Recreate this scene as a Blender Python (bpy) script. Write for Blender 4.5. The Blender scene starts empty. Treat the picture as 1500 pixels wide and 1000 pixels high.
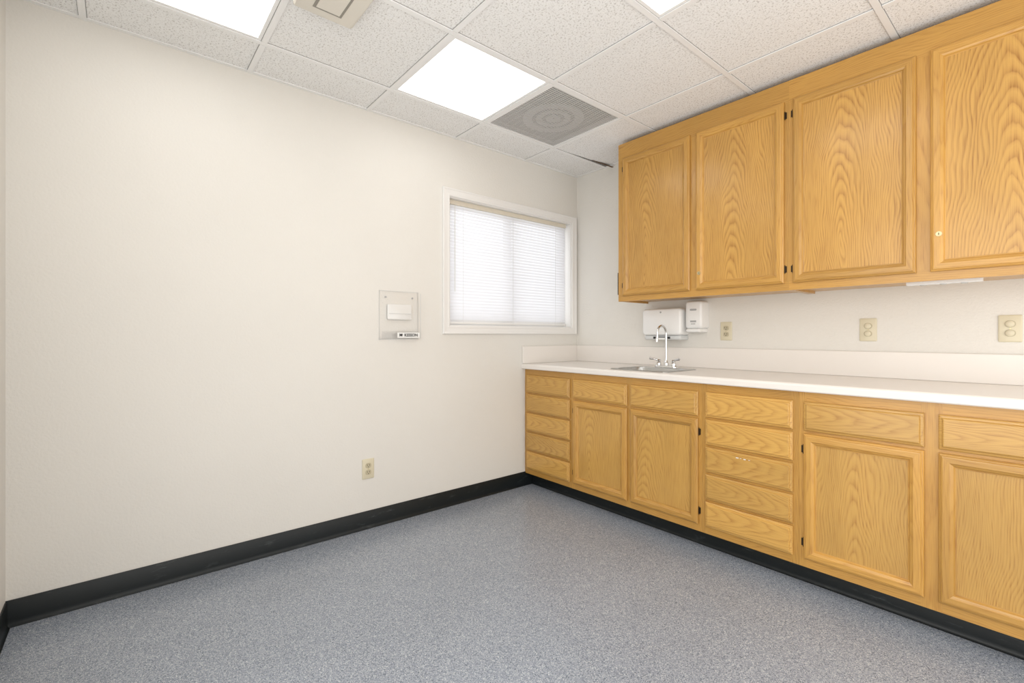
import bpy, math, random
from mathutils import Vector
random.seed(7)
S = bpy.context.scene
COL = S.collection
H = 2.430          # ceiling height
RX, RY = 3.60, -3.24   # room extents

# ------------------------------------------------------------------ materials
def newmat(name):
    m = bpy.data.materials.new(name); m.use_nodes = True
    nt = m.node_tree
    b = nt.nodes['Principled BSDF']
    return m, nt, b
def simple(name, col, rough=0.5, metal=0.0, spec=0.5, coat=0.0):
    m, nt, b = newmat(name)
    b.inputs['Base Color'].default_value = (*col, 1)
    b.inputs['Roughness'].default_value = rough
    b.inputs['Metallic'].default_value = metal
    b.inputs['Specular IOR Level'].default_value = spec
    b.inputs['Coat Weight'].default_value = coat
    return m
def nd(nt, t, **kw):
    n = nt.nodes.new(t)
    for k, v in kw.items(): setattr(n, k, v)
    return n
def mth(nt, op, a, b=None, c=None):
    n = nt.nodes.new('ShaderNodeMath'); n.operation = op
    for i, v in enumerate((a, b, c)):
        if v is None: continue
        if isinstance(v, (int, float)): n.inputs[i].default_value = v
        else: nt.links.new(v, n.inputs[i])
    return n.outputs[0]
def ramp(nt, fac, stops, interp='LINEAR'):
    n = nt.nodes.new('ShaderNodeValToRGB'); n.color_ramp.interpolation = interp
    el = n.color_ramp.elements
    while len(el) < len(stops): el.new(0.5)
    for e, (p, c) in zip(el, stops): e.position = p; e.color = (*c, 1)
    nt.links.new(fac, n.inputs[0]); return n.outputs[0]
def noise(nt, vec, scale, detail=2.0, rough=0.5):
    n = nt.nodes.new('ShaderNodeTexNoise'); n.inputs['Scale'].default_value = scale
    n.inputs['Detail'].default_value = detail; n.inputs['Roughness'].default_value = rough
    if vec is not None: nt.links.new(vec, n.inputs['Vector'])
    return n.outputs[0]
def mixc(nt, fac, a, b, mode='MIX'):
    n = nt.nodes.new('ShaderNodeMix'); n.data_type = 'RGBA'; n.blend_type = mode
    for s, v in ((n.inputs[0], fac), (n.inputs[6], a), (n.inputs[7], b)):
        if isinstance(v, (int, float)): s.default_value = v
        elif isinstance(v, tuple): s.default_value = (*v, 1)
        else: nt.links.new(v, s)
    return n.outputs[2]
def bump(nt, b, h, strength, dist):
    n = nt.nodes.new('ShaderNodeBump'); n.inputs['Strength'].default_value = strength
    n.inputs['Distance'].default_value = dist
    nt.links.new(h, n.inputs['Height']); nt.links.new(n.outputs[0], b.inputs['Normal'])

def oak(name, horiz, c0, crand, tilt, spacing, contrast, light=(.60,.325,.085), dark=(.36,.155,.028)):
    m, nt, b = newmat(name)
    tc = nt.nodes.new('ShaderNodeTexCoord'); sp = nt.nodes.new('ShaderNodeSeparateXYZ')
    nt.links.new(tc.outputs['Object'], sp.inputs[0])
    oi = nt.nodes.new('ShaderNodeObjectInfo'); r = oi.outputs['Random']
    a, g = (sp.outputs[2], sp.outputs[0]) if horiz else (sp.outputs[0], sp.outputs[2])
    y = sp.outputs[1]
    def comb(x, yy, z):
        n = nt.nodes.new('ShaderNodeCombineXYZ')
        for i, v in enumerate((x, yy, z)):
            if isinstance(v, (int, float)): n.inputs[i].default_value = v
            else: nt.links.new(v, n.inputs[i])
        return n.outputs[0]
    ro = mth(nt, 'MULTIPLY', r, 37.0)
    r2 = mth(nt, 'FRACT', mth(nt, 'MULTIPLY', r, 7.31)); r3 = mth(nt, 'FRACT', mth(nt, 'MULTIPLY', r, 23.7))
    v1 = comb(mth(nt, 'ADD', mth(nt, 'MULTIPLY', a, 6.0), ro), mth(nt, 'MULTIPLY', y, 5.0), mth(nt, 'ADD', mth(nt, 'MULTIPLY', g, 1.8), ro))
    n1 = mth(nt, 'SUBTRACT', noise(nt, v1, 1.0, 2.0), .5)
    v2 = comb(mth(nt, 'ADD', mth(nt, 'MULTIPLY', a, 22.0), ro), y, mth(nt, 'MULTIPLY', g, 5.0))
    n2 = mth(nt, 'SUBTRACT', noise(nt, v2, 1.0, 2.0), .5)
    aa = mth(nt, 'ADD', mth(nt, 'ADD', a, mth(nt, 'MULTIPLY', n1, .15)), mth(nt, 'MULTIPLY', mth(nt, 'SUBTRACT', r3, .5), .22 if not horiz else .06))
    tl_ = mth(nt, 'MULTIPLY', tilt, mth(nt, 'ADD', .75, mth(nt, 'MULTIPLY', r3, .6)))
    bb = mth(nt, 'ADD', mth(nt, 'ADD', mth(nt, 'MULTIPLY', g, tl_), mth(nt, 'ADD', mth(nt, 'MULTIPLY', r2, crand), c0)), mth(nt, 'ADD', y, mth(nt, 'MULTIPLY', n2, .011)))
    rad = mth(nt, 'SQRT', mth(nt, 'ADD', mth(nt, 'MULTIPLY', aa, aa), mth(nt, 'MULTIPLY', bb, bb)))
    fr = mth(nt, 'FRACT', mth(nt, 'DIVIDE', rad, spacing))
    ring = ramp(nt, fr, [(0, (1,1,1)), (.12, (.7,.7,.7)), (.40, (.2,.2,.2)), (.70, (0,0,0)), (.90, (.3,.3,.3)), (1, (1,1,1))])
    # rings fade in and out from place to place
    fade = noise(nt, comb(mth(nt, 'ADD', mth(nt, 'MULTIPLY', a, 14.0), ro), y, mth(nt, 'ADD', mth(nt, 'MULTIPLY', g, 3.0), ro)), 1.0, 2.0)
    fade = mth(nt, 'ADD', .20, mth(nt, 'MULTIPLY', fade, 1.35))
    ring = mth(nt, 'MULTIPLY', ring, fade)
    v3 = comb(mth(nt, 'MULTIPLY', a, 420.0), mth(nt, 'MULTIPLY', y, 100.0), mth(nt, 'MULTIPLY', g, 11.0))
    p = noise(nt, v3, 1.0, 2.0)
    pores = ramp(nt, p, [(.46, (0,0,0)), (.66, (1,1,1))])
    f = mth(nt, 'MULTIPLY', ring, contrast)
    f = mth(nt, 'ADD', f, mth(nt, 'MULTIPLY', pores, mth(nt, 'ADD', .24, mth(nt, 'MULTIPLY', ring, .36))))
    f = mth(nt, 'MINIMUM', f, 1.0)
    col = mixc(nt, f, light, dark)
    tone = mth(nt, 'ADD', .90, mth(nt, 'MULTIPLY', r, .22))
    tone = mth(nt, 'ADD', tone, mth(nt, 'MULTIPLY', n1, .38))
    cc = nt.nodes.new('ShaderNodeCombineXYZ')
    for i in range(3): nt.links.new(tone, cc.inputs[i])
    col = mixc(nt, 1.0, col, cc.outputs[0], 'MULTIPLY')
    nt.links.new(col, b.inputs['Base Color'])
    b.inputs['Roughness'].default_value = .30
    b.inputs['Coat Weight'].default_value = .3
    b.inputs['Coat Roughness'].default_value = .18
    bump(nt, b, f, .12, .001)
    return m
OAK_PANEL = oak('oak_cathedral_vertical', False, .035, .07, .12, .0085, .58, (.60,.335,.080), (.33,.140,.024))
OAK_PANEL2 = oak('oak_fine_cathedral_vertical', False, .05, .08, .10, .0070, .40, (.62,.360,.092), (.38,.170,.034))
OAK_V = oak('oak_straight_vertical', False, .25, .1, .02, .008, .30, (.575,.315,.072))
OAK_H = oak('oak_straight_horizontal', True, .25, .1, .03, .008, .30, (.575,.315,.072))
OAK_D = oak('oak_drawer_horizontal', True, .05, .10, .09, .0065, .40, (.62,.360,.092), (.38,.170,.034))

# painted wall with fine orange peel
def wallmat(name, col):
    m, nt, b = newmat(name)
    tc = nt.nodes.new('ShaderNodeTexCoord')
    n = noise(nt, tc.outputs['Object'], 110, 3)
    n2 = noise(nt, tc.outputs['Object'], 2.2, 2)
    c = ramp(nt, n2, [(.3, tuple(v*.98 for v in col)), (.7, col)])
    nt.links.new(c, b.inputs['Base Color'])
    b.inputs['Roughness'].default_value = .55
    b.inputs['Specular IOR Level'].default_value = .3
    bump(nt, b, n, .35, .004)
    return m
WALL = wallmat('painted_wall', (.78,.755,.705))
# speckled sheet vinyl floor
FLOOR, nt, b = newmat('speckled_vinyl')
tc = nt.nodes.new('ShaderNodeTexCoord')
vo = nt.nodes.new('ShaderNodeTexVoronoi'); vo.inputs['Scale'].default_value = 400
nt.links.new(tc.outputs['Object'], vo.inputs['Vector'])
sx = nt.nodes.new('ShaderNodeSeparateColor'); nt.links.new(vo.outputs['Color'], sx.inputs[0])
c = ramp(nt, sx.outputs[0], [(0, (.14,.165,.205)), (.16, (.265,.295,.35)), (.5, (.345,.38,.435)), (.85, (.48,.51,.555)), (.95, (.60,.62,.65))], 'CONSTANT')
big = noise(nt, tc.outputs['Object'], 1.7, 3)
st = ramp(nt, big, [(.3, (.92,.92,.92)), (.7, (1.03,1.03,1.03))])
c = mixc(nt, 1.0, c, st, 'MULTIPLY')
sc = noise(nt, tc.outputs['Object'], 3.2, 6, .72)
smf = ramp(nt, sc, [(.63, (0,0,0)), (.76, (.40,.40,.40))])
c = mixc(nt, smf, c, (.24,.25,.26))
nt.links.new(c, b.inputs['Base Color']); b.inputs['Roughness'].default_value = .26
b.inputs['Specular IOR Level'].default_value = .5
# acoustic tile
TILE, nt, b = newmat('fissured_acoustic_tile')
tc = nt.nodes.new('ShaderNodeTexCoord')
n1 = noise(nt, tc.outputs['Object'], 120, 2, .6)
n2 = noise(nt, tc.outputs['Object'], 260, 1)
p1 = ramp(nt, n1, [(.57, (0,0,0)), (.63, (1,1,1))])
p2 = ramp(nt, n2, [(.62, (0,0,0)), (.68, (1,1,1))])
f = mth(nt, 'MAXIMUM', p1, p2)
c = mixc(nt, mth(nt, 'MULTIPLY', f, .62), (.92,.92,.91), (.46,.44,.41))
nt.links.new(c, b.inputs['Base Color']); b.inputs['Roughness'].default_value = .9
inv = mth(nt, 'SUBTRACT', 1.0, f); bump(nt, b, inv, .4, .002)
TEE = simple('tee_white', (.90,.90,.89), .45)
TEES = simple('tee_edge_shadow', (.30,.29,.28), .7)  # shade beside the tees, put into the colour of dark strips
DARK = simple('plenum_dark', (.035,.03,.028), .9)
# rubber base with faint scuffs
RUB, nt, b = newmat('black_rubber_base')
tc = nt.nodes.new('ShaderNodeTexCoord')
mp = nt.nodes.new('ShaderNodeMapping'); mp.inputs['Scale'].default_value = (3, 3, 14); nt.links.new(tc.outputs['Object'], mp.inputs[0])
n = noise(nt, mp.outputs[0], 2.5, 6, .72)
c = ramp(nt, n, [(.58, (.008,.011,.012)), (.70, (.035,.042,.043)), (.78, (.22,.22,.22))])
nt.links.new(c, b.inputs['Base Color']); b.inputs['Roughness'].default_value = .38
b.inputs['Specular IOR Level'].default_value = .3
LAM = simple('cream_laminate', (.83,.785,.735), .32, coat=.1)
TRIM = simple('white_trim_paint', (.84,.825,.80), .35)
IVORY = simple('ivory_plastic', (.68,.62,.46), .35)
IVORYD = simple('ivory_dark_plastic', (.52,.46,.32), .4)  # darker ivory for the receptacle faces
SLOT = simple('slot_black', (.02,.02,.02), .6)
WPLAS = simple('white_plastic', (.88,.88,.87), .28, coat=.2)
GPLAS = simple('grey_plastic', (.42,.42,.42), .3)
BEIGE = simple('beige_plastic', (.74,.70,.62), .4)
CHROME = simple('chrome', (.72,.72,.72), .10, 1.0)
STEEL, nt, b = newmat('brushed_steel')
tc = nt.nodes.new('ShaderNodeTexCoord')
mp = nt.nodes.new('ShaderNodeMapping'); mp.inputs['Scale'].default_value = (4, 300, 300); nt.links.new(tc.outputs['Object'], mp.inputs[0])
c = ramp(nt, noise(nt, mp.outputs[0], 1, 2), [(.3, (.42,.42,.41)), (.7, (.60,.60,.59))])
nt.links.new(c, b.inputs['Base Color']); b.inputs['Metallic'].default_value = 1; b.inputs['Roughness'].default_value = .28
BRONZE = simple('dark_bronze', (.05,.032,.018), .35, .7)
BRASS = simple('pale_brass', (.62,.54,.33), .35, .9)
PAPER = simple('paper', (.82,.82,.80), .7)
BLACKP = simple('black_plastic', (.02,.02,.022), .4)
INK = simple('black_ink', (.01,.01,.01), .7)
def emis(name, col, s):
    m, nt, b = newmat(name)
    tc = nt.nodes.new('ShaderNodeTexCoord')
    vo = nt.nodes.new('ShaderNodeTexVoronoi'); vo.inputs['Scale'].default_value = 90; nt.links.new(tc.outputs['Object'], vo.inputs['Vector'])
    b.inputs['Base Color'].default_value = (.9,.9,.9,1)
    b.inputs['Emission Color'].default_value = (*col, 1)
    st = mth(nt, 'MULTIPLY', mth(nt, 'ADD', 1.0, mth(nt, 'MULTIPLY', vo.outputs['Distance'], .1)), s)
    nt.links.new(st, b.inputs['Emission Strength'])
    return m
LENS = emis('prismatic_lens', (1.0,.99,.97), 2.5)
def clear(name, tint, g, rough):
    m, nt, b = newmat(name)
    nt.nodes.remove(b); out = nt.nodes['Material Output']
    tr = nd(nt, 'ShaderNodeBsdfTransparent'); tr.inputs[0].default_value = (*tint,1)
    gl = nd(nt, 'ShaderNodeBsdfGlossy'); gl.inputs['Roughness'].default_value = rough
    mx = nd(nt, 'ShaderNodeMixShader'); mx.inputs[0].default_value = g
    nt.links.new(tr.outputs[0], mx.inputs[1]); nt.links.new(gl.outputs[0], mx.inputs[2]); nt.links.new(mx.outputs[0], out.inputs[0])
    return m
ACR = clear('clear_acrylic', (.997,.997,.997), .03, .12)
GLASS = clear('window_glass', (1,1,1), .05, .02)
ACRE = simple('acrylic_edge', (.66,.66,.64), .2)
FROST = simple('frosted_insert', (.79,.78,.755), .25)
SLAT, nt, b = newmat('translucent_slat')
out = nt.nodes['Material Output']
b.inputs['Base Color'].default_value = (.84,.84,.86,1); b.inputs['Roughness'].default_value = .45
tl = nd(nt, 'ShaderNodeBsdfTranslucent'); tl.inputs[0].default_value = (.86,.87,.90,1)
mx = nd(nt, 'ShaderNodeMixShader'); mx.inputs[0].default_value = .34
nt.links.new(b.outputs[0], mx.inputs[1]); nt.links.new(tl.outputs[0], mx.inputs[2]); nt.links.new(mx.outputs[0], out.inputs[0])
GRILLE = simple('grille_grey', (.60,.595,.58), .5)
GRILLEB = simple('grille_back', (.12,.118,.115), .7)
GRILLEC = simple('grille_cone', (.62,.61,.60), .6)

# ------------------------------------------------------------------ mesh builder
WLOC = {}
class MB:
    def __init__(s): s.v = []; s.f = []; s.m = []
    def face(s, idx, m=0): s.f.append(tuple(idx)); s.m.append(m)
    def box(s, x0, x1, y0, y1, z0, z1, m=0):
        x0, x1 = sorted((x0, x1)); y0, y1 = sorted((y0, y1)); z0, z1 = sorted((z0, z1))
        n = len(s.v)
        s.v += [(x0,y0,z0),(x1,y0,z0),(x1,y1,z0),(x0,y1,z0),(x0,y0,z1),(x1,y0,z1),(x1,y1,z1),(x0,y1,z1)]
        for q in ((0,3,2,1),(4,5,6,7),(0,1,5,4),(1,2,6,5),(2,3,7,6),(3,0,4,7)): s.face([n+i for i in q], m)
        return s
    def loft(s, loops, m=0, cap0=True, cap1=True, closed=True):
        n = len(s.v); k = len(loops[0])
        for L in loops: s.v += [tuple(p) for p in L]
        for i in range(len(loops)-1):
            for j in range(k if closed else k-1):
                a = n+i*k+j; b_ = n+i*k+(j+1) % k
                s.face((a, b_, b_+k, a+k), m if not callable(m) else m(i, j))
        mm = m if not callable(m) else m(-1, 0)
        if cap0: s.face([n+j for j in reversed(range(k))], mm)
        if cap1: s.face([n+(len(loops)-1)*k+j for j in range(k)], mm)
        return s
    def tube(s, pts, rad, seg=12, m=0):
        pts = [Vector(p) for p in pts]; rads = rad if isinstance(rad, (list, tuple)) else [rad]*len(pts)
        loops = []; up = None
        for i, p in enumerate(pts):
            t = (pts[min(i+1, len(pts)-1)]-pts[max(i-1, 0)]).normalized()
            if up is None:
                up = Vector((0,0,1)) if abs(t.z) < .9 else Vector((1,0,0))
            up = (up - t*up.dot(t)).normalized(); sd = t.cross(up)
            loops.append([p + (up*math.cos(2*math.pi*j/seg)+sd*math.sin(2*math.pi*j/seg))*rads[i] for j in range(seg)])
        return s.loft(loops, m)
    def cyl(s, a, b_, r0, r1=None, seg=20, m=0):
        return s.tube([a, b_], [r0, r0 if r1 is None else r1], seg, m)
    def annulus(s, cx, cy, z0, z1, ri, ro, seg=40):
        n = len(s.v)
        for z, r in ((z0,ri),(z0,ro),(z1,ro),(z1,ri)):
            s.v += [(cx+r*math.cos(2*math.pi*k/seg), cy+r*math.sin(2*math.pi*k/seg), z) for k in range(seg)]
        for q in range(4):
            for k in range(seg):
                a, b_ = n+q*seg+k, n+q*seg+(k+1) % seg; c_, d_ = n+((q+1) % 4)*seg+(k+1) % seg, n+((q+1) % 4)*seg+k
                s.face((a, b_, c_, d_))
        return s
    def build(s, name, mats, parent=None, smooth=False, bevel=0, kind=None, origin=None):
        if not isinstance(mats, (list, tuple)): mats = [mats]
        if origin is None:
            lo = [min(p[i] for p in s.v) for i in range(3)]; hi = [max(p[i] for p in s.v) for i in range(3)]
            origin = Vector([(lo[i]+hi[i])/2 for i in range(3)])
        origin = Vector(origin)
        me = bpy.data.meshes.new(name)
        me.from_pydata([tuple(Vector(p)-origin) for p in s.v], [], s.f)
        for m in mats: me.materials.append(m)
        for p, i in zip(me.polygons, s.m): p.material_index = i
        import bmesh
        bm = bmesh.new(); bm.from_mesh(me); bmesh.ops.recalc_face_normals(bm, faces=bm.faces); bm.to_mesh(me); bm.free()
        if smooth:
            me.polygons.foreach_set('use_smooth', [True]*len(me.polygons))
            me.set_sharp_from_angle(angle=math.radians(40))
        o = bpy.data.objects.new(name, me); COL.objects.link(o)
        if bevel:
            md = o.modifiers.new('bev', 'BEVEL'); md.width = bevel; md.segments = 2; md.limit_method = 'ANGLE'
            md.harden_normals = False
        WLOC[o] = origin
        if parent: o.parent = parent; o.location = origin - WLOC[parent]
        else: o.location = origin
        if kind: o['kind'] = kind
        return o
def thing(name, loc, label, cat, group=None):
    o = bpy.data.objects.new(name, None); COL.objects.link(o); o.location = loc; o.empty_display_size = .05
    WLOC[o] = Vector(loc); o['label'] = label; o['category'] = cat
    if group: o['group'] = group
    return o
def rrect(cx, cy, w, d, r, z, n=6):
    r = min(r, w/2-1e-4, d/2-1e-4); L = []
    for (sx_, sy_, a0) in ((1,1,0),(-1,1,90),(-1,-1,180),(1,-1,270)):
        for i in range(n+1):
            a = math.radians(a0+90*i/n)
            L.append((cx+sx_*(w/2-r)+r*math.cos(a), cy+sy_*(d/2-r)+r*math.sin(a), z))
    return L
def rrect_xz(cx, cz, w, h, r, y, n=6): return [(a, y, b_) for a, b_, _ in rrect(cx, cz, w, h, r, 0, n)]
def rrect_yz(cy, cz, w, h, r, x, n=6): return [(x, a, b_) for a, b_, _ in rrect(cy, cz, w, h, r, 0, n)]

# ------------------------------------------------------------------ room shell
ST = 'structure'
MB().box(-.15, RX+.15, RY-.15, .15, -.10, 0).build('floor', FLOOR, kind=ST)
WT, WB, WY0, WY1 = 2.036, 1.184, -1.243, -.070    # window opening
w = MB()
w.box(-.14, 0, RY-.14, WY0, 0, 2.62); w.box(-.14, 0, WY1, .14, 0, 2.62)
w.box(-.14, 0, WY0, WY1, 0, WB); w.box(-.14, 0, WY0, WY1, WT, 2.62)
w.build('wall_left', WALL, kind=ST)
MB().box(0, RX, 0, .14, 0, 2.62).build('wall_back', WALL, kind=ST)
MB().box(RX, RX+.14, RY-.14, .14, 0, 2.62).build('wall_right', WALL, kind=ST)
MB().box(0, RX, RY-.14, RY, 0, 2.62).build('wall_front', WALL, kind=ST)

GX = [0, .303, .913, 1.523, 2.133, 2.743, 3.353, RX]
GY = [0, -.582, -1.191, -1.801, -2.411, -3.021, RY]
LIGHTS = [(1,2),(1,4),(3,2),(3,4)]; VENT = (1,1)  # the last panel is unseen, added to light the room
t = MB()
for i in range(7):
    for j in range(6):
        if (i, j) in LIGHTS or (i, j) == VENT: continue
        if (i, j) == (1, 0):
            P = [(.303,-.582),(.913,-.582),(.913,-.004),(.362,-.004),(.330,-.20),(.318,-.44),(.303,-.47)]
            t.loft([[(a, b_, H) for a, b_ in P], [(a, b_, H+.016) for a, b_ in P]]); continue
        t.box(GX[i], GX[i+1], GY[j+1], GY[j], H, H+.016)
ceil = t.build('ceiling', TILE, kind=ST)
t = MB(); t2 = MB()
for x in GX[1:-1]:
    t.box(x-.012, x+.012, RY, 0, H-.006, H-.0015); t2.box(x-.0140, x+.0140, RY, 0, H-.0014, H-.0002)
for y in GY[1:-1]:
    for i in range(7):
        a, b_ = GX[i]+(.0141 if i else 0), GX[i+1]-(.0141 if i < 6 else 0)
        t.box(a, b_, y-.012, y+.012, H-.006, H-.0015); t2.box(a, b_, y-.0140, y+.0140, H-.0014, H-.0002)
t.box(0, .02, RY, 0, H-.004, H-.0002); t.box(.02, RX, -.02, 0, H-.004, H-.0002)
t.box(RX-.02, RX, RY, -.02, H-.004, H-.0002); t.box(.02, RX-.02, RY, RY+.02, H-.004, H-.0002)
t.build('ceiling_grid', TEE, parent=ceil); t2.build('grid_edge_shadow', TEES, parent=ceil)
MB().box(-.14, RX+.14, RY-.14, .14, 2.62, 2.66).build('plenum_light_cap', DARK, parent=ceil)  # cap added over the ceiling void to block world light
t = MB()
P = [(.362,-.004),(.330,-.20),(.334,-.20),(.378,-.004)]
t.loft([[(a, b_, H-.001-.018*(1 if b_ > -.1 else 0)) for a, b_ in P], [(a, b_, H+.001-.018*(1 if b_ > -.1 else 0)) for a, b_ in P]])
t.build('torn_edge', simple('torn_tile_core', (.16,.10,.06), .9), parent=ceil)

def base_profile(h=.102):   # (out, z)
    return [(0,0),(.014,0),(.0142,.002),(.010,.005),(.0068,.012),(.006,.022),(.006,h-.003),(.004,h),(0,h)]
t = MB(); P = base_profile()
t.loft([[(o, RY, z) for o, z in P], [(o, -.51, z) for o, z in P]])
t.build('baseboard_left', RUB, kind=ST, smooth=True)
t = MB(); t.loft([[(.015, RY+o, z) for o, z in P], [(RX, RY+o, z) for o, z in P]])
t.build('baseboard_front', RUB, kind=ST, smooth=True)
t = MB(); P2 = base_profile(.093)
t.loft([[(.0, -.502-o, z) for o, z in P2], [(2.76, -.502-o, z) for o, z in P2]])
t.build('baseboard_back', RUB, kind=ST, smooth=True)

# ------------------------------------------------------------------ window
win = MB()
CO = [(0,0),(0,.009),(.004,.012),(.012,.013),(.015,.0115),(.040,.0135),(.044,.0165),(.051,.0165),(.054,.013),(.054,0)]  # from opening outwards, height off wall
loops = []
for d, h in CO:
    loops.append([(h+.0003, WY0-d, WB-d), (h+.0003, WY1+min(d,.069), WB-d), (h+.0003, WY1+min(d,.069), WT+d), (h+.0003, WY0-d, WT+d)])
win.loft(loops, cap0=False, cap1=False)
wobj = win.build('window_1', TRIM, kind=ST)
t = MB()
t.box(-.138, 0, WY0, WY0+.006, WB, WT); t.box(-.138, 0, WY1-.006, WY1, WB, WT)
t.box(-.138, 0, WY0+.006, WY1-.006, WB, WB+.006); t.box(-.138, 0, WY0+.006, WY1-.006, WT-.006, WT)
t.build('window_jamb', TRIM, parent=wobj)
t = MB(); fy0, fy1, fz0, fz1 = WY0+.006, WY1-.006, WB+.006, WT-.006
t.box(-.13,-.09,fy0,fy0+.04,fz0,fz1); t.box(-.13,-.09,fy1-.04,fy1,fz0,fz1)
t.box(-.13,-.09,fy0+.04,fy1-.04,fz0,fz0+.04); t.box(-.13,-.09,fy0+.04,fy1-.04,fz1-.04,fz1)
ym = -.66; t.box(-.128,-.092,ym-.025,ym+.025,fz0+.04,fz1-.04)
t.build('window_sash', TRIM, parent=wobj)
MB().box(-.112,-.108,fy0+.04,fy1-.04,fz0+.04,fz1-.04).build('window_pane', GLASS, parent=wobj)

by0, by1 = WY0+.012, WY1-.030
bl = thing('window_blind', (-.045, (by0+by1)/2, WT-.008), 'white horizontal mini blind lowered inside the window on the plain left wall', 'blind')
CREAM = simple('head_rail_cream',(.72,.66,.55),.4)
MB().box(-.058,-.030,by0,by1,WT-.036,WT-.0065).build('head_rail', CREAM, parent=bl, bevel=.002)
t = MB(); z = WT-.046; ang = math.radians(67); zs = []
while z > WB+.045:
    zs.append(z); n = 5; L0 = []; L1 = []
    for k in range(n):
        u = (k/(n-1)-.5)*.025; c_ = .0022*(1-(2*k/(n-1)-1)**2)
        xx = -.044 + u*math.cos(ang) + c_*math.sin(ang); zz = z - u*math.sin(ang) + c_*math.cos(ang)
        L0.append((xx, by0, zz)); L1.append((xx, by1, zz))
    t.loft([L0, L1], cap0=False, cap1=False, closed=False)
    z -= .0215
t.build('slats', SLAT, parent=bl, smooth=True)
MB().box(-.056,-.032,by0,by1,WB+.014,WB+.030).build('bottom_rail', TRIM, parent=bl, bevel=.002)
for yy in (by0+.12, (by0+by1)/2, by1-.12):
    MB().cyl((-.0315,yy,WB+.02),(-.0315,yy,WT-.03),.0009,seg=6).build('ladder_cord', PAPER, parent=bl)
MB().cyl((-.026,by0+.05,WT-.62),(-.026,by0+.05,WT-.045),.003,seg=8).build('tilt_wand', FROST, parent=bl, smooth=True)

# ------------------------------------------------------------------ ceiling fixtures
labs = {(1,2):'square lit ceiling light panel directly beside the grey air grille',
        (1,4):'square lit ceiling light panel cut by the top edge nearest the left wall',
        (3,2):'square lit ceiling light panel at the top edge nearest the oak wall cabinets',
        (3,4):'added square ceiling light panel, unseen, overhead behind the viewer'}
for (i, j) in LIGHTS:
    x0, x1, y0, y1 = GX[i]+.0145, GX[i+1]-.0145, GY[j+1]+.0145, GY[j]-.0145
    L = thing('ceiling_light', ((x0+x1)/2, (y0+y1)/2, H), labs[(i,j)], 'ceiling light', 'square light panels in the ceiling grid')
    t = MB()
    t.box(x0,x0+.014,y0,y1,H-.003,H+.05); t.box(x1-.014,x1,y0,y1,H-.003,H+.05)
    t.box(x0+.014,x1-.014,y0,y0+.014,H-.003,H+.05); t.box(x0+.014,x1-.014,y1-.014,y1,H-.003,H+.05)
    t.box(x0,x1,y0,y1,H+.051,H+.06)
    t.build('frame', TEE, parent=L)
    MB().box(x0+.0145,x1-.0145,y0+.0145,y1-.0145,H+.002,H+.006).build('lens', LENS, parent=L)
i, j = VENT
x0, x1, y0, y1 = GX[i]+.0145, GX[i+1]-.0145, GY[j+1]+.0145, GY[j]-.0145
V_ = thing('air_grille', ((x0+x1)/2, (y0+y1)/2, H), 'square grey louvred air grille in the ceiling grid', 'air vent')
t = MB(); q = .014
t.box(x0,x0+q,y0,y1,H-.004,H+.03); t.box(x1-q,x1,y0,y1,H-.004,H+.03)
t.box(x0+q,x1-q,y0,y0+q,H-.004,H+.03); t.box(x0+q,x1-q,y1-q,y1,H-.004,H+.03)
t.build('frame', TEE, parent=V_)
MB().box(x0,x1,y0,y1,H+.031,H+.036).build('backing', GRILLEB, parent=V_)
t = MB(); cx, cy = (x0+x1)/2, (y0+y1)/2
t.annulus(cx, cy, H+.005, H+.008, .130, .185); t.annulus(cx, cy, H+.005, H+.008, .070, .105); t.annulus(cx, cy, H+.005, H+.008, .010, .045)
t.build('deflector', GRILLEC, parent=V_)
t = MB(); n = 38
for k in range(n):
    xx = x0+q+(x1-x0-2*q)*(k+.5)/n
    t.box(xx-.0040,xx+.0040,y0+q,y1-q,H-.002,H+.0005)
for k in range(1, 12):
    yy = y0+q+(y1-y0-2*q)*k/12; t.box(x0+q,x1-q,yy-.0012,yy+.0012,H+.0008,H+.003)
t.build('louvres', GRILLE, parent=V_)

sx0, sx1, sy0, sy1 = .700, .93, -2.395, -2.165
D_ = thing('ceiling_sensor', ((sx0+sx1)/2, (sy0+sy1)/2, H), 'beige plastic box fixed to the ceiling between two light panels', 'sensor')
t = MB(); cx, cy = (sx0+sx1)/2, (sy0+sy1)/2
t.loft([rrect(cx,cy,sx1-sx0,sy1-sy0,.010,H-.0005), rrect(cx,cy,sx1-sx0,sy1-sy0,.010,H-.034), rrect(cx,cy,sx1-sx0-.008,sy1-sy0-.008,.008,H-.038)])
t.build('housing', BEIGE, parent=D_, smooth=True)
t = MB(); t.box(.745,.885,-2.335,-2.225,H-.0395,H-.0381); t.build('recess', simple('sensor_recess',(.30,.28,.24),.6), parent=D_)
t = MB(); t.box(.755,.875,-2.325,-2.235,H-.0420,H-.0396); t.build('cover', BEIGE, parent=D_, bevel=.0008)

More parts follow.
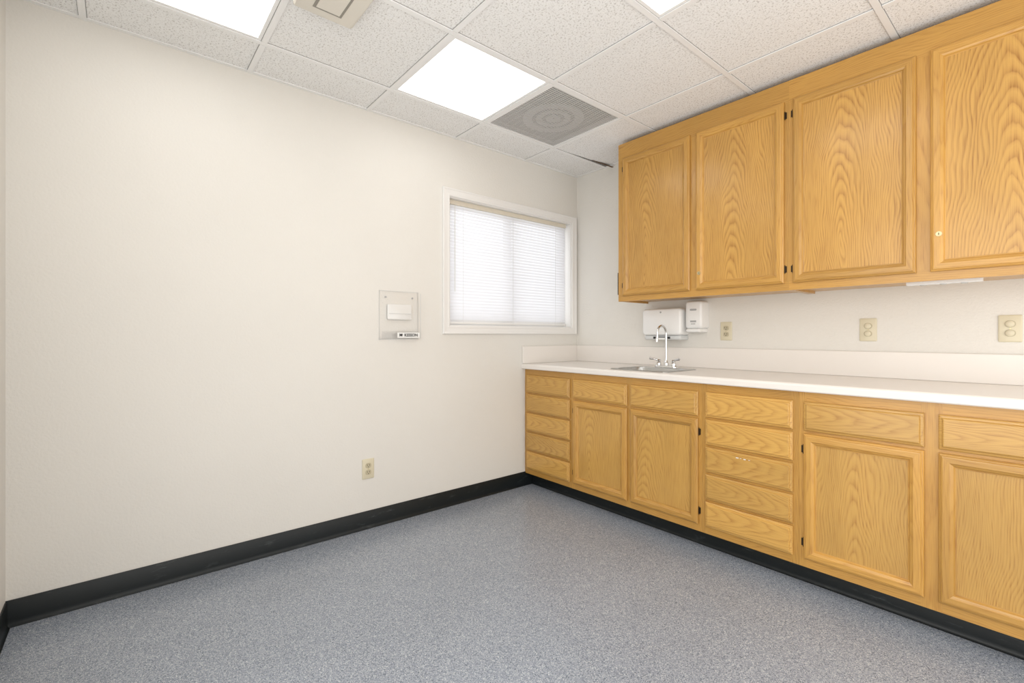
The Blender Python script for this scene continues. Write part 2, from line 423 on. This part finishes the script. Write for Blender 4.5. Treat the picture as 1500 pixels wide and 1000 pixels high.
# ------------------------------------------------------------------ cabinets
def ring_profile(x0, x1, z0, z1, yb, prof, mb, mv=0, mh=1):
    loops = []
    for d, h in prof:
        loops.append([(x0+d, yb-h, z0+d), (x1-d, yb-h, z0+d), (x1-d, yb-h, z1-d), (x0+d, yb-h, z1-d)])
    mb.loft(loops, m=lambda i, j: mh if j in (0, 2) else mv, cap0=False, cap1=False)
def hinge(x, z, yb, parent, side):
    t = MB()
    t.cyl((x, yb-.003, z-.017), (x, yb-.003, z+.017), .0030, seg=10)
    t.cyl((x, yb-.003, z-.021), (x, yb-.003, z-.017), .002, seg=8); t.cyl((x, yb-.003, z+.017), (x, yb-.003, z+.021), .002, seg=8)
    t.box(x, x-side*.008, yb-.0022, yb-.0002, z-.016, z+.016)
    t.build('hinge', BRONZE, parent=parent, smooth=True)
def door(parent, x0, x1, z0, z1, yb, hs, panel, lock=None, fw=.045, label=None):
    """yb = plane of the face frame; hs=-1 hinges left, +1 right, 0 none"""
    yb -= .0006
    t = MB()
    prof = [(0,0),(0,.010),(.003,.0135),(.007,.0150),(.009,.0185),(.013,.0195),(fw-.014,.0195),(fw-.011,.0165),(fw-.004,.0130),(fw,.0060),(fw+.004,.0055),(fw+.004,0)]
    ring_profile(x0, x1, z0, z1, yb, prof, t)
    d = t.build('door', [OAK_V, OAK_H], parent=parent, smooth=False)
    t = MB(); t.box(x0+fw+.0042, x1-fw-.0042, yb-.0057, yb-.001, z0+fw+.0042, z1-fw-.0042)
    t.build('panel', panel, parent=d)
    if hs:
        hx = x0-.0030 if hs < 0 else x1+.0030
        for zz in (z0+.07, z1-.07): hinge(hx, zz, yb, d, hs*-1)
    if lock:
        t = MB(); lx, lz = lock
        t.cyl((lx, yb-.0197, lz), (lx, yb-.0225, lz), .0105, .0100); t.cyl((lx, yb-.0226, lz), (lx, yb-.0245, lz), .007, .0065)
        lk = t.build('lock', BRASS, parent=d, smooth=True)
        MB().box(lx-.0012, lx+.0012, yb-.0250, yb-.0246, lz-.0045, lz+.0045).build('keyhole', SLOT, parent=d)
    return d
def drawer(parent, x0, x1, z0, z1, yb):
    yb -= .0006; t = MB()
    prof = [(0,0),(0,.009),(.003,.0120),(.010,.0135),(.013,.0185),(.016,.0195)]
    loops = []
    for d, h in prof: loops.append([(x0+d, yb-h, z0+d), (x1-d, yb-h, z0+d), (x1-d, yb-h, z1-d), (x0+d, yb-h, z1-d)])
    t.loft(loops)
    return t.build('drawer', OAK_D, parent=parent)

# upper cabinets: face plane y=-.325
UF = -.325; UZ0, UZ1 = 1.348, 2.402; DZ0, DZ1 = 1.384, 2.300
def upper(x0, x1, doors, label):
    c = thing('wall_cabinet', ((x0+x1)/2, 0, UZ0), label, 'cabinet', 'oak wall cabinets above the worktop')
    t = MB()
    t.box(x0, x0+.016, UF+.02, -.0005, UZ0, UZ1); t.box(x1-.016, x1, UF+.02, -.0005, UZ0, UZ1)
    t.box(x0+.016, x1-.016, UF+.02, -.0005, UZ0+.012, UZ0+.030, 1); t.box(x0+.016, x1-.016, UF+.02, -.0005, UZ1-.02, UZ1, 1)
    t.box(x0+.016, x1-.016, -.010, -.0005, UZ0+.030, UZ1-.02)
    t.build('body', [OAK_V, OAK_H], parent=c)
    t = MB()
    t.box(x0, x1, UF, UF+.0195, UZ1-.115, UZ1, 1); t.box(x0, x1, UF, UF+.0195, UZ0, DZ0+.012, 1)
    edges = [x0] + [(doors[i][1]+doors[i+1][0])/2 for i in range(len(doors)-1)] + [x1]
    for k, xx in enumerate(edges):
        a = xx if k == 0 else xx-.028; b_ = xx if k == len(edges)-1 else xx+.028
        if k == 0: b_ = doors[0][0]+.012
        if k == len(edges)-1: a = doors[-1][1]-.012
        t.box(a, b_, UF, UF+.0195, DZ0+.012, UZ1-.115, 0)
    t.build('face_frame', [OAK_V, OAK_H], parent=c)
    return c
X0, XM, X1 = .668, 1.7175, 2.765
c1 = upper(X0, XM, [(.709,1.188),(1.226,1.697)], 'oak wall cabinet over the sink, its right door having a small lock')
door(c1, .709, 1.188, DZ0, DZ1, UF, -1, OAK_PANEL)
door(c1, 1.226, 1.697, DZ0, DZ1, UF, 1, OAK_PANEL, lock=(1.250, 1.480))
c2 = upper(XM, X1, [(1.738,2.209),(2.254,2.725)], 'oak wall cabinet nearest the viewer, cut off by the right picture edge')
door(c2, 1.738, 2.209, DZ0, DZ1, UF, -1, OAK_PANEL)
door(c2, 2.254, 2.725, DZ0, DZ1, UF, 1, OAK_PANEL, lock=(2.282, 1.535))

# base cabinets: face plane y=-.575
BF = -.575; BZ0, BZ1 = .094, .872
DT, DB, NP = .8280, .1335, 5; PIT = (DT-DB+.0135)/5; DH = PIT-.0135
def basec(x0, x1, stiles, rails, label):
    c = thing('base_cabinet', ((x0+x1)/2, 0, 0), label, 'cabinet', 'oak base cabinets under the worktop')
    t = MB()
    t.box(x0, x1, BF+.0195, -.001, BZ0, BZ0+.018); t.box(x0, x0+.016, BF+.0195, -.001, BZ0+.018, BZ1)
    t.box(x1-.016, x1, BF+.0195, -.001, BZ0+.018, BZ1); t.box(x0+.016, x1-.016, -.012, -.001, BZ0+.018, BZ1)
    t.box(x0, x1, -.5015, -.001, 0.0005, BZ0)
    t.build('body', OAK_V, parent=c)
    t = MB()
    for a, b_ in stiles: t.box(a, b_, BF, BF+.019, BZ0, BZ1, 0)
    for a, b_, z0, z1 in rails: t.box(a, b_, BF, BF+.019, z0, z1, 1)
    t.build('face_frame', [OAK_V, OAK_H], parent=c)
    return c
def dz(k): return DT-PIT*k-DH, DT-PIT*k
def frame(x0, x1, inner, drawers):
    # inner = list of (a,b) openings
    st = []; prev = x0; rl = []
    for a, b_ in inner:
        st.append((prev, a+.010)); prev = b_-.010
        A, B = a+.0101, b_-.0101
        rl.append((A, B, DT-.010, BZ1)); rl.append((A, B, BZ0, DB+.010))
        ks = range(1, 5) if drawers else [1]
        for k in ks:
            zc = DT-PIT*k+.0135/2; rl.append((A, B, zc-.016, zc+.016))
    st.append((prev, x1)); return st, rl
s_, r_ = frame(0.001, .476, [(.027,.461)], True)
b1 = basec(0.001, .476, s_, r_, 'narrow oak base cabinet of five drawers against the left wall')
for k in range(5): drawer(b1, .027, .461, *dz(k), BF)
s_, r_ = frame(.4765, 1.391, [(.492,.9255),(.950,1.373)], False)
b2 = basec(.4765, 1.391, s_, r_, 'oak base cabinet under the sink, with two doors and two false drawer fronts')
for a, b_, h_ in ((.492,.9255,-1),(.950,1.373,1)):
    drawer(b2, a, b_, *dz(0), BF); door(b2, a, b_, DB, dz(1)[1], BF, h_, OAK_PANEL2)
s_, r_ = frame(1.3915, 1.845, [(1.4138,1.8233)], True)
b3 = basec(1.3915, 1.845, s_, r_, 'oak base cabinet of five drawers in the middle of the run, with a tape scrap')
for k in range(5):
    d = drawer(b3, 1.4138, 1.8233, *dz(k), BF)
    if k == 2:
        z0, z1 = dz(k)
        t = MB()
        for (a, b_, za, zb) in ((1.575,1.588,-.006,-.002),(1.594,1.602,-.005,-.003),(1.611,1.622,-.007,-.003),(1.634,1.642,-.006,-.004)):
            t.box(a, b_, BF-.0212, BF-.0204, z1+za-.018, z1+zb-.018)
        t.build('tape_scrap', PAPER, parent=d)
s_, r_ = frame(1.8455, 2.765, [(1.867,2.2726),(2.3127,2.720)], False)
b4 = basec(1.8455, 2.765, s_, r_, 'oak base cabinet nearest the viewer with wide doors, cut off by the right edge')
for a, b_, h_ in ((1.867,2.2726,-1),(2.3127,2.720,1)):
    drawer(b4, a, b_, *dz(0), BF); door(b4, a, b_, DB, dz(1)[1], BF, h_, OAK_PANEL2)

# ------------------------------------------------------------------ worktop
CT = .910; CF = -.612
wt = thing('worktop', (1.38, 0, BZ1), 'long cream laminate worktop with low upstand along two walls', 'worktop')
def nose(x0, x1, yback):
    P = [(yback, BZ1+.0005), (CF+.004, BZ1+.0005), (CF, BZ1+.005), (CF, CT-.012), (CF+.0025, CT-.005), (CF+.008, CT-.001), (CF+.016, CT), (yback, CT)]
    return [[(x0, a, b_) for a, b_ in P], [(x1, a, b_) for a, b_ in P]]
hx0, hx1, hy0, hy1 = .785, 1.140, -.525, -.235
t = MB()
t.loft(nose(.001, hx0, -.001)); t.loft(nose(hx1, 2.775, -.001)); t.loft(nose(hx0, hx1, hy0))
t.box(hx0, hx1, hy1, -.001, BZ1+.0005, CT)
t.build('countertop', LAM, parent=wt)
SPZ = 1.040
t = MB(); t.box(.001, 2.775, -.020, -.001, CT+.0002, SPZ); t.build('backsplash', LAM, parent=wt, bevel=.003)
t = MB(); t.box(.001, .019, CF+.003, -.0205, CT+.0002, SPZ); t.build('side_splash', LAM, parent=wt, bevel=.003)

# sink
sk = thing('sink', (.9625, -.38, CT), 'small square stainless steel sink set into the cream worktop', 'sink')
sxc, syc, sw, sd = .9625, -.372, .405, .350
bxc, byc = .9625, -.395
t = MB()
t.loft([rrect(sxc,syc,sw,sd,.03,CT+.0004), rrect(sxc,syc,sw,sd,.03,CT+.003), rrect(sxc,syc,sw-.012,sd-.012,.026,CT+.0055),
        rrect(bxc,byc,.345,.262,.05,CT+.0045), rrect(bxc,byc,.337,.254,.05,CT-.004), rrect(bxc,byc,.325,.242,.05,CT-.13),
        rrect(bxc,byc,.29,.21,.05,CT-.15), rrect(bxc,byc,.08,.08,.039,CT-.155)], cap0=False)
t.build('basin', STEEL, parent=sk, smooth=True)
t = MB(); t.cyl((bxc,byc,CT-.1545),(bxc,byc,CT-.151),.038,.036,24); t.cyl((bxc,byc,CT-.151),(bxc,byc,CT-.1495),.02,.018,24,)
t.build('drain', CHROME, parent=sk, smooth=True)
# faucet
fx, fy, fz = .968, -.230, CT+.0062
fa = thing('faucet', (fx, fy, fz), 'chrome gooseneck faucet with two lever handles behind the small sink', 'faucet')
t = MB(); t.loft([rrect(fx,fy,.155,.045,.022,fz), rrect(fx,fy,.155,.045,.022,fz+.008), rrect(fx,fy,.145,.037,.018,fz+.014)]); t.build('base_plate', CHROME, parent=fa, smooth=True)
t = MB()
pts = [(fx,fy,fz+.0142),(fx,fy,fz+.03),(fx,fy,fz+.034),(fx,fy,fz+.05)]; t.tube(pts,[.017,.016,.012,.009],16)
R_ = .050; zt = fz+.215
pts = [(fx,fy,fz+.05),(fx,fy,fz+.12),(fx,fy,zt)] + [(fx, fy-R_+R_*math.cos(math.radians(a)), zt+R_*math.sin(math.radians(a))) for a in range(15, 196, 15)] + [(fx, fy-2*R_-.004, zt-.035)]
t.tube(pts, .0068, 14)
t.build('spout', CHROME, parent=fa, smooth=True)
t = MB(); e = Vector(pts[-1]); t.cyl(e+Vector((0,0,.004)), e-Vector((0,.001,.016)), .0095, .0095, 16); t.build('aerator', CHROME, parent=fa, smooth=True)
for s in (-1, 1):
    hx = fx+s*.052; t = MB()
    t.tube([(hx,fy,fz+.0142),(hx,fy,fz+.028),(hx,fy,fz+.032),(hx,fy,fz+.046),(hx,fy,fz+.050)],[.016,.015,.011,.012,.008],16)
    t.tube([(hx,fy,fz+.042),(hx+s*.020,fy-.012,fz+.050),(hx+s*.052,fy-.022,fz+.056),(hx+s*.058,fy-.024,fz+.057)],[.0055,.0055,.0075,.004],10)
    t.build('lever_handle', CHROME, parent=fa, smooth=True)

# ------------------------------------------------------------------ dispensers
pd = thing('paper_towel_dispenser', (.855, 0, 1.09), 'white folded paper towel dispenser on the wall behind the faucet', 'dispenser')
def wallbox(mb, x0, x1, z0, z1, depth, r, y0=-.0006, m=0, inset=.012):
    cx, cz = (x0+x1)/2, (z0+z1)/2; w_, h_ = x1-x0, z1-z0
    mb.loft([rrect_xz(cx,cz,w_,h_,r,y0), rrect_xz(cx,cz,w_,h_,r,-depth+inset), rrect_xz(cx,cz,w_-inset*.6,h_-inset*.6,r,-depth+inset*.3), rrect_xz(cx,cz,w_-inset*2,h_-inset*2,max(r-inset,.004),-depth)], m)
t = MB(); wallbox(t, .708, 1.000, 1.122, 1.300, .112, .022); t.build('cover', WPLAS, parent=pd, smooth=True)
t = MB(); wallbox(t, .716, .992, 1.090, 1.1215, .100, .010); t.build('tray', simple('smoke_plastic',(.66,.67,.67),.25), parent=pd, smooth=True)
MB().box(.79,.918,-.1012,-.1003,1.098,1.112).build('opening', SLOT, parent=pd)
MB().box(.81,.898,-.1022,-.1013,1.092,1.106).build('paper_towel', PAPER, parent=pd)
t = MB(); t.cyl((.854,-.1122,1.276),(.854,-.1135,1.276),.006); t.build('lock', GPLAS, parent=pd, smooth=True)
sd_ = thing('soap_dispenser', (1.078, 0, 1.135), 'tall white soap dispenser on the wall beside the paper towel dispenser', 'dispenser')
t = MB(); wallbox(t, 1.022, 1.134, 1.165, 1.340, .095, .018); t.build('housing', WPLAS, parent=sd_, smooth=True)
t = MB(); wallbox(t, 1.030, 1.126, 1.140, 1.1645, .105, .010); t.build('push_lever', WPLAS, parent=sd_, smooth=True)
t = MB(); t.loft([rrect_xz(1.078,1.285,.045,.012,.005,-.0952), rrect_xz(1.078,1.285,.045,.012,.005,-.0960)]); t.build('viewing_window', GPLAS, parent=sd_)
t = MB(); t.box(1.058,1.098,-.0958,-.0952,1.205,1.216); t.box(1.062,1.092,-.0958,-.0952,1.192,1.197); t.build('printed_label', GPLAS, parent=sd_)

# ------------------------------------------------------------------ electrical plates
def plate(origin, axis, kind_, label):
    """axis 'b': back wall facing -y ; 'l': left wall facing +x"""
    ox, oy, oz = origin
    T = (lambda u, v, d: (ox+u, -d, oz+v)) if axis == 'b' else (lambda u, v, d: (d, oy+u, oz+v))
    def rr(u0, v0, w_, h_, r, d, n=5): return [T(a, b_, d) for a, b_, _ in rrect(u0, v0, w_, h_, r, 0, n)]
    o = thing('electrical_outlet', (ox, 0 if axis == 'b' else oy, oz) if axis == 'b' else (0, oy, oz), label, 'outlet')
    t = MB(); t.loft([rr(0,0,.071,.115,.004,.0004), rr(0,0,.071,.115,.004,.004), rr(0,0,.064,.108,.003,.006)]); t.build('cover_plate', IVORY, parent=o, smooth=True)
    for s in (-1, 1):
        if kind_ == 'duplex':
            t = MB(); t.loft([rr(0,s*.0195,.034,.028,.010,.0061), rr(0,s*.0195,.033,.027,.010,.0078)]); rc = t.build('receptacle', IVORYD, parent=o, smooth=True)
            t = MB()
            for u in (-.0065, .0065): t.loft([rr(u,s*.0195+.003,.0022,.009,.0005,.0079,1), rr(u,s*.0195+.003,.0022,.009,.0005,.0083,1)])
            t.loft([rr(0,s*.0195-.008,.005,.005,.0024,.0079,3), rr(0,s*.0195-.008,.005,.005,.0024,.0083,3)])
            t.build('slots', SLOT, parent=rc)
        else:
            t = MB(); t.loft([rr(0,s*.0195,.034,.030,.014,.0061), rr(0,s*.0195,.034,.030,.014,.0078)]); rc = t.build('receptacle', IVORYD, parent=o, smooth=True)
            t = MB(); t.loft([rr(0,s*.0195,.027,.027,.0134,.0079), rr(0,s*.0195,.027,.027,.0134,.0115), rr(0,s*.0195,.023,.023,.0114,.0128)]); t.build('safety_cap', IVORY, parent=rc, smooth=True)
    t = MB(); a = T(0,0,.0061); b_ = T(0,0,.0075); t.cyl(a, b_, .003, .0025, 12); t.build('screw', BRASS, parent=o, smooth=True)
    return o
plate((1.247,0,1.147),'b','duplex','ivory outlet plate on the back wall just right of the soap dispenser')
plate((1.970,0,1.149),'b','covered','ivory outlet plate with round caps, middle of the three above the worktop')
plate((2.463,0,1.150),'b','covered','ivory outlet plate above the worktop beside the right picture edge')
plate((0,-1.798,.346),'l','duplex','ivory outlet plate low on the bare left wall above the black baseboard')

# ------------------------------------------------------------------ acrylic holder on left wall
ay0, ay1, az0, az1 = -1.731, -1.474, 1.096, 1.388
ah = thing('acrylic_holder', (0, (ay0+ay1)/2, az0), 'clear acrylic wall holder left of the window with a printed name strip', 'holder')
t = MB(); t.box(.0006,.004,ay0,ay1,az0,az1); t.build('back_panel', ACR, parent=ah)
t = MB()
for (a, b_, c_, d_) in ((ay0,ay0+.0025,az0,az1),(ay1-.0025,ay1,az0,az1),(ay0,ay1,az1-.0025,az1),(ay0,ay1,az0,az0+.003)): t.box(.0042,.0052,a,b_,c_,d_)
t.build('polished_edge', ACRE, parent=ah)
t = MB(); t.box(.0042,.042,ay0,ay1,az0+.0032,az0+.0062); t.build('shelf', ACR, parent=ah)
t = MB(); t.box(.039,.042,ay0,ay1,az0+.0064,az0+.05); t.build('front_lip', ACR, parent=ah)
t = MB(); t.box(.0053,.038,ay1-.003,ay1,az0+.0064,az1-.01); t.build('side_wing', ACR, parent=ah)
t = MB(); t.box(.0372,.0388,ay1-.0031,ay1+.0001,az0+.0064,az1-.01); t.build('side_wing_edge', ACRE, parent=ah)
t = MB(); yc = (ay0+ay1)/2
t.loft([rrect_yz(yc,1.262,.158,.092,.008,.0053), rrect_yz(yc,1.262,.158,.092,.008,.012), rrect_yz(yc,1.262,.150,.084,.006,.014)]); t.build('frosted_pocket', FROST, parent=ah, smooth=True)
MB().box(.0142,.016,yc-.072,yc+.072,1.250,1.254).build('pocket_ledge', ACRE, parent=ah)
for yy in (ay0+.04, ay1-.04):
    MB().cyl((.0042,yy,1.35),(.0062,yy,1.35),.006,seg=14).build('screw', GPLAS, parent=ah, smooth=True)
MB().box(.0422,.0427,ay1-.160,ay1-.010,az0+.010,az0+.042).build('name_strip', PAPER, parent=ah)
def text(body, size, loc, parent, name):
    cu = bpy.data.curves.new('t', 'FONT'); cu.body = body; cu.size = size; cu.extrude = .0002; cu.offset = size*.03
    cu.align_x = 'CENTER'; cu.align_y = 'CENTER'
    to = bpy.data.objects.new('tmp', cu); COL.objects.link(to)
    bpy.context.view_layer.update()
    me = bpy.data.meshes.new_from_object(to.evaluated_get(bpy.context.evaluated_depsgraph_get()))
    bpy.data.objects.remove(to)
    o = bpy.data.objects.new(name, me); COL.objects.link(o); me.materials.append(INK)
    o.parent = parent; o.location = Vector(loc)-WLOC[parent]; o.rotation_euler = (math.pi/2, 0, math.pi/2); WLOC[o] = Vector(loc)
    return o
text('M  KESSON', .0245, (.0430, ay1-.085, az0+.026), ah, 'lettering')
text('c', .018, (.0430, ay1-.1275, az0+.030), ah, 'lettering')

# ------------------------------------------------------------------ small things
kb = thing('wall_holder', (.667, -.27, 1.39), 'small black plastic holder on the left end of the wall cabinet over the sink', 'holder')
t = MB(); t.box(.654,.6675,-.318,-.262,1.395,1.545); t.build('case', BLACKP, parent=kb, bevel=.003)
ul = thing('under_cabinet_light', (2.28, -.20, UZ0), 'slim white light fixture beneath the wall cabinet nearest the viewer', 'light fixture')
MB().box(2.16,2.40,-.245,-.205,UZ0-.008,UZ0+.0118).build('housing', WPLAS, parent=ul, bevel=.003)
LL = simple('lamp_lens',(.6,.6,.58),.2)
for k in range(3):
    t = MB(); t.cyl((2.215+k*.065,-.225,UZ0-.0082),(2.215+k*.065,-.225,UZ0-.011),.012,.010,16)
    t.build('lamp_lens', LL, parent=ul, smooth=True)

# ------------------------------------------------------------------ light and camera
W = bpy.data.worlds.new('World'); S.world = W; W.use_nodes = True
bg = W.node_tree.nodes['Background']; bg.inputs[0].default_value = (.95,.97,1.0,1); bg.inputs[1].default_value = 1.95
def area(name, loc, target, sx_, sy_, power, col):
    l = bpy.data.lights.new(name, 'AREA'); l.shape = 'RECTANGLE'; l.energy = power; l.size = sx_; l.size_y = sy_; l.color = col
    o = bpy.data.objects.new(name, l); COL.objects.link(o); o.location = loc
    d = Vector(target)-Vector(loc); o.rotation_euler = d.to_track_quat('-Z', 'Y').to_euler()
    return o
area('fill_light_front', (2.4, RY+.03, 1.15), (2.4, 0, 1.15), 2.1, 2.0, 31, (1, .995, .985))  # added fill behind the camera, stands for no real lamp
area('fill_light_right', (RX-.03, -1.6, 1.15), (0, -1.6, 1.15), 2.8, 2.0, 31, (1, .995, .985))  # added fill at the unseen right wall, brightens ceiling and walls

cam = bpy.data.cameras.new('camera'); co = bpy.data.objects.new('camera', cam); COL.objects.link(co)
co.location = (2.622, -2.907, 1.121); co.rotation_euler = (math.pi/2, 0, math.radians(49.95))
cam.sensor_width = 36; cam.lens = 685/1500*36; cam.shift_y = -9/1500; cam.clip_start = .02
S.camera = co
S.view_settings.view_transform = 'Standard'
S.view_settings.look = 'None'
